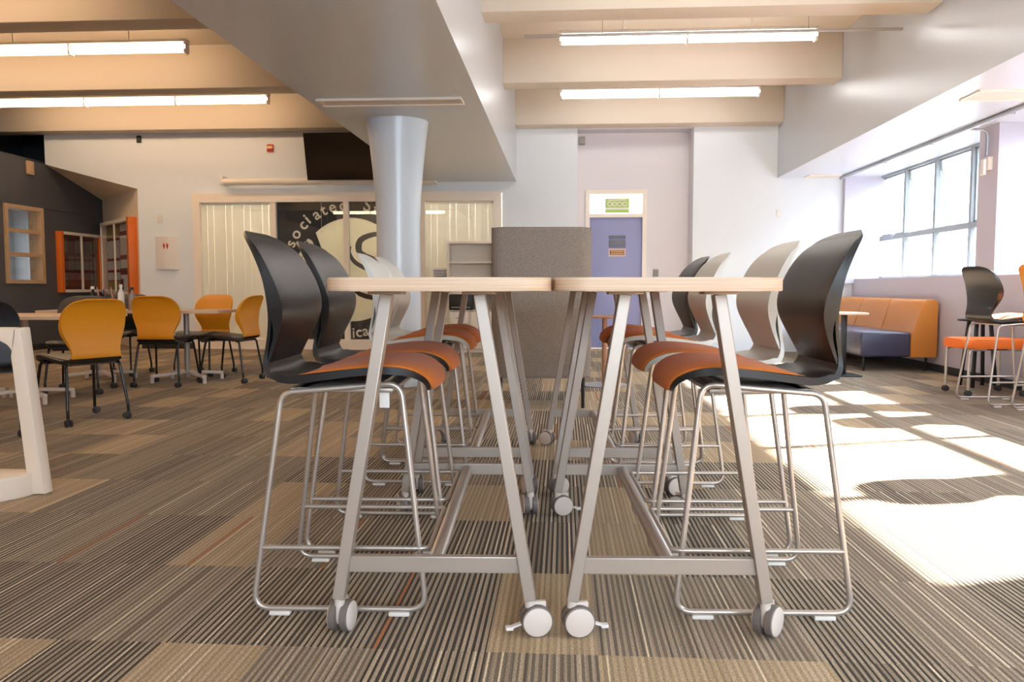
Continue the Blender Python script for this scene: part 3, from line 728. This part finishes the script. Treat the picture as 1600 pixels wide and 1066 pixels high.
# ------------------------------------------------------------------ high tables with stools
GO = Vector((-.032, 2.33, 0)); GA = R(2.3)
def G(u, v): return (GO.x + u * math.cos(GA) - v * math.sin(GA), GO.y + u * math.sin(GA) + v * math.cos(GA), 0)
def caster(leg, x, y, ax_ang, brake, off=.018):
    ax = Vector((math.cos(ax_ang), math.sin(ax_ang), 0)); fwd = Vector((-ax.y, ax.x, 0))
    c = Vector((x, y, .047)) + fwd * off; m = MB()
    for q_ in (-1, 1):
        m.tube([c + ax * q_ * .007, c + ax * q_ * .009, c + ax * q_ * .028, c + ax * q_ * .030], [.044, .047, .047, .044], 32, mi=0)
        m.tube([c + ax * q_ * .0298, c + ax * q_ * .032, c + ax * q_ * .0335], [.043, .043, .040], 32, mi=1)
    m.cyl(c - ax * .009, c + ax * .009, .030, seg=16, mi=1)
    m.box((-.009, -.03, -.01), (.009, .03, .055), .004, 1, Matrix.Translation(c) @ Matrix.Rotation(ax_ang, 4, 'Z'))
    m.cyl((x, y, .085), (x, y, .112), .016, seg=14, mi=1)
    m.build('caster', [M_grywheel, M_cap], leg)
    if brake:
        b = c + fwd * brake * .046 + Vector((0, 0, -.012)); b2 = b + fwd * brake * .035 + Vector((0, 0, -.012))
        MB().bar(b, b2, .016, .006).box((-.011, -.011, -.005), (.011, .011, .005), .002, 0, Matrix.Translation(b2) @ Matrix.Rotation(ax_ang, 4, 'Z')).build('brake_lever', M_white, leg)
def high_table(side, v0, label, casters):
    t = thing('high_table', label, 'table', G(side * .32, v0), GA, 'high tables')
    MB().prism(rrect(-.315, -.175, .315, 1.435, .085, 8), 1.029, 1.067, .004).build('tabletop', M_maple, t, smooth=40)
    cx = side * .03
    k = 0
    for yv, sy in ((0, 1), (1.26, -1)):
        for sx in (-1, 1):
            top = (cx + sx * .137, yv + sy * .02, 1.02); bot = (cx + sx * .287, yv, .108)
            lg = MB().bar(bot, top, .036, .050, (0, 1, 0), .003).build('leg', M_silver, t, smooth=20)
            MB().box((top[0] - .05, top[1] - .04, 1.019), (top[0] + .05, top[1] + .04, 1.029), .002).build('mounting_plate', M_silver, lg)
            a, br = casters[k]; caster(lg, bot[0], bot[1], R(a), br); k += 1
        MB().bar((cx - .262, yv + sy * .004, .213), (cx + .262, yv + sy * .004, .213), .026, .05, bev=.003).build('crossbar', M_silver, t, smooth=20)
    MB().bar((cx, .02, .212), (cx, 1.24, .212), .046, .046, bev=.018).build('long_rail', M_rod, t, smooth=50)
high_table(-1, 0, 'front left high table with pale wood top and silver splayed legs on wheels', [(-9, 0), (-80, -1), (20, 0), (10, 1)])
high_table(1, 0, 'front right high table with pale wood top and silver splayed legs on wheels', [(-82, 1), (-40, 0), (-75, 1), (40, 0)])
high_table(-1, 1.62, 'rear left high table with pale wood top, behind the front left one', [(15, 0), (20, 1), (30, 0), (25, 0)])
high_table(1, 1.62, 'rear right high table with pale wood top, behind the front right one', [(-60, 0), (-70, 0), (60, 0), (20, 0)])
SG = 'bar stools around the high tables'
U = .668; V = (.37, .95, 2.03, 2.55)
ORD = ('frontmost', 'second from the front', 'third from the front', 'farthest back')
dkL = bar_stool(M_darksh, M_pad, 'charcoal bar stool with orange seat, frontmost on the left side of the tables', G(-U, V[0]), GA, SG)
dup(dkL, G(-U, V[1]), GA, 'charcoal bar stool with orange seat, second from the front on the left side', SG)
ltL = bar_stool(M_lightsh, M_pad, 'light grey bar stool with orange seat, third from the front on the left side', G(-U, V[2]), GA, SG)
dup(ltL, G(-U, V[3]), GA, 'light grey bar stool with orange seat, farthest back on the left side', SG)
dup(dkL, G(U, V[0]), GA + math.pi, 'charcoal bar stool with orange seat, frontmost on the right side by the sunlight', SG)
dup(ltL, G(U, V[1]), GA + math.pi, 'light grey bar stool with orange seat, second from the front on the right side', SG)
dup(ltL, G(U, V[2]), GA + math.pi, 'light grey bar stool with orange seat, third from the front on the right side', SG)
dup(dkL, G(U, V[3]), GA + math.pi, 'charcoal bar stool with orange seat, farthest back on the right side', SG)
tg = G(-.53, .19)
tag(MB().box((tg[0] - .016, tg[1] - .001, .655), (tg[0] + .016, tg[1] + .001, .7045)).build('paper_tag', M_paper, smooth=0), 'white paper tag hanging under the frontmost left stool', 'tag')

# ------------------------------------------------------------------ stools by the windows
WG = 'bar stools by the windows'
ds = dup(dkL, (3.93, 7.36, 0), R(4), 'charcoal bar stool standing by the window wall beside the amber one', WG)
osd = bar_stool(M_orsh, M_pad, 'amber bar stool cut off by the right edge of the photo', (4.08, 6.72, 0), R(4), WG)
dup(dkL, (3.52, 4.62, 0), R(5), 'charcoal bar stool near the windows whose shadow falls in the sunlight at right', WG)
ot = thing('low_stool', 'low bright orange upholstered stool with silver legs under the window', 'stool', (4.11, 8.03, 0), R(2))
MB().prism(rrect(-.32, -.24, .32, .24, .1), .455, .545, .04, seg=4).build('cushion', M_padbright, ot, smooth=60)
MB().box((-.2, -.2, .44), (.28, .2, .456), .004).build('seat_frame', M_blackmetal, ot)
for sx in (-.26, .26):
    for sy in (-.21, .21):
        lg = MB().tube(fillet([(sx * .4, sy, .447), (sx, sy, .447), (sx, sy, .06)], .05, 5), .014, 10).build('leg', M_rod, ot, smooth=60)
        cs = MB()
        for q_ in (-1, 1): cs.tube([(sx - .0, sy + q_ * .008, .028), (sx, sy + q_ * .010, .028), (sx, sy + q_ * .024, .028), (sx, sy + q_ * .026, .028)], [.024, .028, .028, .022], 16)
        cs.cyl((sx, sy, .03), (sx, sy, .07), .012, seg=10).build('caster', M_rubber, lg)
wt = thing('window_table', 'dark topped table with splayed dark legs behind the charcoal stool by the window', 'table', (4.34, 8.60, 0), R(3))
# stands beside the low stool, top above it
MB().lathe([(.001, .69), (.205, .69), (.21, .70), (.205, .71), (.001, .71)], (0, 0, 0), 36).build('tabletop', M_blackmetal, wt)
for a in (45, 135, 225, 315):
    MB().bar((.10 * math.cos(R(a)), .10 * math.sin(R(a)), .69), (.17 * math.cos(R(a)), .17 * math.sin(R(a)), 0.0), .035, .025, (0, 1, 0), .004).build('leg', M_blackmetal, wt)
# ------------------------------------------------------------------ sofa bench and small tables
sf = thing('sofa_bench', 'orange backed bench with dark blue seat along the window wall', 'sofa', (0, 10.05, 0))
prof = [(4.27, .175), (4.565, .175), (4.58, .205), (4.58, .83), (4.565, .875), (4.525, .892), (4.45, .888), (4.405, .862), (4.38, .79), (4.305, .51), (4.27, .44)]
MXZ = Matrix(((1, 0, 0, 0), (0, 0, 1, 0), (0, 1, 0, 0), (0, 0, 0, 1)))
for k, (a, b) in enumerate(((0, 1.0), (1.005, 2.0), (2.005, 2.95))):
    MB().prism(prof, a, b, .012, M=MXZ).build('back_cushion', M_sofaor, sf, smooth=45)
for a, b in ((0.02, 1.47), (1.475, 2.93)):
    MB().box((3.67, a, .18), (4.275, b, .485), .03, seg=3).build('seat_cushion', M_sofablue, sf, smooth=50)
for x, y in ((3.75, .12), (4.5, .12), (3.75, 1.5), (4.5, 1.5), (3.75, 2.8), (4.5, 2.8)):
    MB().cyl((x, y, 0), (x, y, .185), .012, .018, 12).build('leg', M_blackmetal, sf)
cf = thing('cafe_table', 'small pale topped cafe table on black pole before the bench', 'table', (3.30, 9.6, 0), R(3))
MB().prism(rrect(-.19, -.25, .19, .25, .03), .725, .745, .003).build('tabletop', M_maple, cf)
MB().box((-.028, -.028, .02), (.028, .028, .725), .004).build('pole', M_blackmetal, cf)
MB().prism(rrect(-.17, -.18, .17, .18, .03), 0, .014, .004).build('base_plate', M_blackmetal, cf)
cf2 = thing('cafe_table', 'small reddish topped table on brown pole behind the grey high-back chair', 'table', (.44, 8.47, 0))
MB().lathe([(.001, .72), (.215, .72), (.22, .73), (.215, .74), (.001, .74)], (0, 0, 0), 40).build('tabletop', M_walnut, cf2)
MB().cyl((0, 0, .015), (0, 0, .72), .028, seg=18).build('pole', M_walnut, cf2)
MB().lathe([(.001, 0), (.25, 0), (.25, .008), (.06, .02), (.001, .02)], (0, 0, 0), 40).build('base_plate', M_galv, cf2)
# ------------------------------------------------------------------ grey high-back chair (seen from behind)
gc = thing('lounge_chair', 'tall grey tweed high-back chair facing away behind the tables', 'chair', (-.215, 7.28, 0), R(3.6))
outer = rrect(-.425, -.56, .425, .42, .11, 7)
MB().prism(rrect(-.425, -.56, .425, -.36, .095, 8), .268, 1.545, .028, seg=4).build('back_panel', M_tweed, gc, smooth=50)
for s_ in (-1, 1):
    MB().prism(rrect(min(s_ * .425, s_ * .33), -.45, max(s_ * .425, s_ * .33), .42, .04, 5), .268, 1.52, .025, seg=3).build('side_wing', M_tweed, gc, smooth=50)
MB().box((-.33, -.40, .27), (.33, .44, .45), .04, seg=3).build('seat_cushion', M_tweed, gc, smooth=50)
for x, y in ((-.36, -.46), (.36, -.46), (-.36, .36), (.36, .36)):
    MB().cyl((x, y, 0), (x, y, .275), .014, .018, 12).build('leg', M_blackmetal, gc)
# ------------------------------------------------------------------ cream shelf unit by the office glass
hu = thing('shelf_unit', 'cream shelf and drawer unit standing before the office window', 'shelf unit', (-1.47, 12.6, 0))
c_ = MB(); c_.box((-.37, 0, 0), (-.34, .36, 1.76)); c_.box((.34, 0, 0), (.37, .36, 1.76)); c_.box((-.34, 0, 1.73), (.34, .36, 1.76)); c_.box((-.34, .33, 0), (.34, .36, 1.73)); c_.box((-.34, 0, .93), (.34, .33, .96)); c_.box((-.34, 0, .66), (.34, .33, .68)); c_.box((-.03, 0, 0), (0, .33, .66)); c_.box((-.34, 0, 0), (.34, .33, .05))
c_.build('carcass', M_creamd, hu, smooth=0)
MB().box((-.34, .02, 1.42), (.34, .33, 1.445)).build('shelf', M_creamd, hu, smooth=0)
for z0, z1 in ((.06, .25), (.26, .45), (.46, .65)):
    d_ = MB().box((-.335, -.018, z0), (-.035, .0, z1), .004).build('drawer_front', M_cream, hu)
    MB().box((-.24, -.035, (z0 + z1) / 2 - .008), (-.13, -.018, (z0 + z1) / 2 + .008), .004).build('handle', M_rod, d_)
MB().box((.005, -.018, .06), (.335, 0, .65), .004).build('door', M_cream, hu)
prn = thing('printer', 'black printer in the middle bay of the cream shelf unit', 'printer', (-1.62, 12.56, .68))
MB().box((-.19, 0, 0), (.19, .3, .24), .015).build('body', M_blackmetal, prn); MB().box((-.15, -.03, .03), (.15, .01, .05), .004).build('paper_tray', M_grey, prn)
pt = thing('paper_rack', 'white stacked paper trays left of the cream shelf unit', 'paper tray', (-2.0, 12.75, 0))
tr = MB()
for k in range(4): tr.box((-.1, -.12, 1.18 + k * .045), (.11, .12, 1.19 + k * .045)); 
tr.box((-.1, .11, 1.18), (.11, .12, 1.35)); tr.build('tray', M_white, pt, smooth=0)
MB().box((-.12, -.15, 0), (.03, .15, 1.18), .005).build('stand', M_creamd, pt)
# ------------------------------------------------------------------ left seating group
def tbase_table(label, cx, cy, sx, sy, rz, post):
    t = thing('meeting_table', label, 'table', (cx, cy, 0), rz, 'low meeting tables')
    MB().prism(rrect(-sx / 2, -sy / 2, sx / 2, sy / 2, .04), .762, .79, .003).build('tabletop', M_maple, t)
    for px in post:
        MB().cyl((px, 0, .05), (px, 0, .762), .03, seg=18).build('post', M_silver, t)
        b = MB()
        for a in (35, 145, 215, 325):
            e = Vector((px + .36 * math.cos(R(a)), .42 * math.sin(R(a)), .075)); b.bar((px, 0, .105), e, .05, .03, bev=.004)
            b.lathe([(.001, 0), (.02, 0), (.02, .06), (.001, .06)], (e.x * .98 + px * .02, e.y * .95, 0), 12)
        b.build('foot', M_cap, t)
tbase_table('pale wood meeting table on silver post behind the amber chairs', -4.66, 8.55, 2.0, .72, R(1), (.5, -.5))
tbase_table('pale wood meeting table at the far left, nearer the camera', -5.05, 6.95, 1.75, .95, R(4), (.15, -.5))
AG = 'amber chairs on casters'
o1 = task_chair(M_orsh, M_blackpad, 'amber chair on black casters, nearest of the amber ones at left', (-3.77, 5.98, 0), R(150), AG)
dup(o1, (-4.22, 8.22, 0), R(92), 'amber chair seen squarely from behind, second nearest at the left tables', AG)
dup(o1, (-4.30, 9.28, 0), R(-100), 'amber chair facing the camera across the pale meeting table', AG)
dup(o1, (-3.68, 8.62, 0), R(176), 'amber chair in side view at the right end of the meeting table', AG)
BG = 'black chairs on casters'
n1 = task_chair(M_navysh, M_navysh, 'navy black chair cut off by the left edge of the photo', (-4.08, 5.38, 0), R(116), BG)
dup(n1, (-4.80, 7.6, 0), R(-75), 'black chair facing the camera behind the nearest amber chair', BG)
dup(n1, (-5.28, 9.2, 0), R(-88), 'black chair half hidden between two amber chairs', BG)
# white moulded stand at the left edge
ws = thing('side_stand', 'white moulded stand with curved foot cut off by the left edge', 'side table', (-3.1, 3.8, 0))
MF = XYZ_WALL(0, .04, 0)
leg = MB()
leg.prism([(.385, .84), (.428, .84), (.515, .006), (.435, .006), (.425, .168), (.375, .70)], 0, .08, .012, M=MF)
leg.build('post', M_warmwhite, ws)
leg = MB(); leg.prism([(-.385, .84), (-.428, .84), (-.515, .006), (-.435, .006), (-.425, .168), (-.375, .70)], 0, .08, .012, M=MF); leg.build('post', M_warmwhite, ws)
MB().prism([(-.41, .84), (.41, .84), (.385, .70), (.36, .765), (.32, .785), (-.32, .785), (-.36, .765), (-.385, .70)], 0, .08, .008, M=MF).build('top_rail', M_warmwhite, ws)
arc = [(.46 * math.cos(R(a)), -.02 + .30 * math.sin(R(a))) for a in range(180, 361, 10)]
MB().prism(arc + [(.46, .05), (-.46, .05)], 0.0, .115, .012).build('foot', M_warmwhite, ws)
# ------------------------------------------------------------------ art supplies on the far meeting table
def cup(x, y, col, label, tools, short):
    t = thing('pen_cup', label, 'cup', (x, y, .79))
    MB().lathe([(.001, 0), (.035, 0), (.045, .13), (.042, .13), (.033, .006), (.001, .006)], (0, 0, 0), 20).build('cup', col, t)
    for k in range(tools):
        a = k * 6.28 / tools
        tl_ = tag(MB().cyl((x + .015 * math.cos(a), y + .015 * math.sin(a), .80), (x + .05 * math.cos(a), y + .05 * math.sin(a), 1.0 + .02 * (k % 3)), .006, seg=8).build('paint_brush', [M_maroon, M_blackmetal, M_oak][k % 3]),
            'thin brush standing in the ' + short, 'brush', 'brushes in the ' + short)
cup(-5.16, 8.50, M_cupg, 'clear cup of pens, leftmost of the supplies on the meeting table', 4, 'leftmost clear cup on the meeting table')
cup(-5.04, 8.42, M_cream, 'cream cup of brushes beside the leftmost clear cup on the table', 4, 'cream cup on the meeting table')
cup(-4.93, 8.50, M_cupg, 'second clear cup of pens in the middle of the supplies', 4, 'second clear cup on the meeting table')
def bottle(x, y, m_, mc, h, label, r_=.035):
    t = thing('bottle', label, 'bottle', (x, y, .79))
    MB().lathe([(.001, 0), (r_, 0), (r_, h * .65), (r_ * .4, h * .8), (r_ * .4, h * .88), (.001, h * .88)], (0, 0, 0), 20).build('body', m_, t)
    MB().lathe([(.001, h * .88), (r_ * .5, h * .88), (r_ * .5, h), (.001, h)], (0, 0, 0), 16).build('cap', mc, t)
bottle(-4.83, 8.44, M_white, M_white, .28, 'tall white bottle among the art supplies on the meeting table')
bottle(-4.76, 8.52, M_maroon, M_blackmetal, .22, 'maroon bottle with black cap among the art supplies')
bottle(-4.70, 8.43, M_grey, M_blackmetal, .25, 'dark grey bottle, rightmost of the art supplies')
bottle(-5.10, 8.36, M_blackmetal, M_paper, .26, 'black bottle with white cap at the left of the art supplies')
# ------------------------------------------------------------------ tree outside
tree = thing('tree', 'pale tree outside seen through the lower middle window pane', 'tree', (7.9, 18.3, -1.1))
MB().cyl((0, 0, 0), (0, 0, 2.2), .15, .09, 10).build('trunk', M_bark, tree)
cr = MB(); random.seed(5)
for k in range(260):
    p = Vector((random.gauss(0, .6), random.gauss(0, .6), 3.0 + random.gauss(0, .45))); a = Vector((random.random() - .5, random.random() - .5, random.random() - .5)).normalized(); b = a.orthogonal().normalized()
    cr.add([p - a * .16, p - b * .08, p + a * .16, p + b * .08], [[0, 1, 2, 3]])
cr.build('crown', M_leaf, tree, smooth=0)

# ------------------------------------------------------------------ outside the windows
M_conc = mat('pale_concrete', (0.42, 0.40, 0.37), 0.9, noise=0.15, nscale=2)
M_rend = mat('pale_render', (0.50, 0.50, 0.49), 0.9)
struct(MB().box((5.2, -14, -.5), (40, 45, -.3)).build('ground_outside', M_conc, smooth=0))
nbd = thing('neighbouring_building', 'pale rendered building outside beyond the right hand windows', 'building', (10.6, 0, -.3))  # added to block low sky and dim the window light on the walls
MB().box((0, -14, 0), (6, 45, 4.9)).build('wall', M_rend, nbd, smooth=0)
MB().box((-.1, -14.1, 4.9), (6.1, 45.1, 5.05)).build('parapet_coping', M_conc, nbd, smooth=0)

hg_ = MB(); random.seed(11)  # unseen leaf cards added to cut window light on the far wall
for k in range(1500):
    p = Vector((7.2 + random.uniform(0, 1.1), random.uniform(-3, 12.5), random.uniform(-.3, 3.1))); a = Vector((random.random() - .5, random.random() - .5, random.random() - .5)).normalized(); b = a.orthogonal().normalized()
    hg_.add([p - a * .28, p - b * .16, p + a * .28, p + b * .16], [[0, 1, 2, 3]])
blocker = tag(hg_.build('hedge', mat('hedge_leaves', (0.10, 0.14, 0.06), 0.8), smooth=0), 'leafy green hedge growing outside along the right hand windows', 'hedge')
blocker['kind'] = 'stuff'

M_off = emis('office_tube', (1, 0.95, 0.88), 17.0)  # lamps added out of view so the blinds glow from behind
for x, lab in ((-4.95, 'white tube light inside the office behind the left blind'), (-2.25, 'white tube light inside the office behind the shelf unit')):
    t = thing('office_light', lab, 'light', (x, YW + .95, 2.66))
    MB().box((-1.1, -.07, .05), (1.1, .07, .19), .006).build('housing', M_white, t)
    MB().cyl((-1.08, 0, 0), (1.08, 0, 0), .045, seg=16).build('tube_lamp', M_off, t)
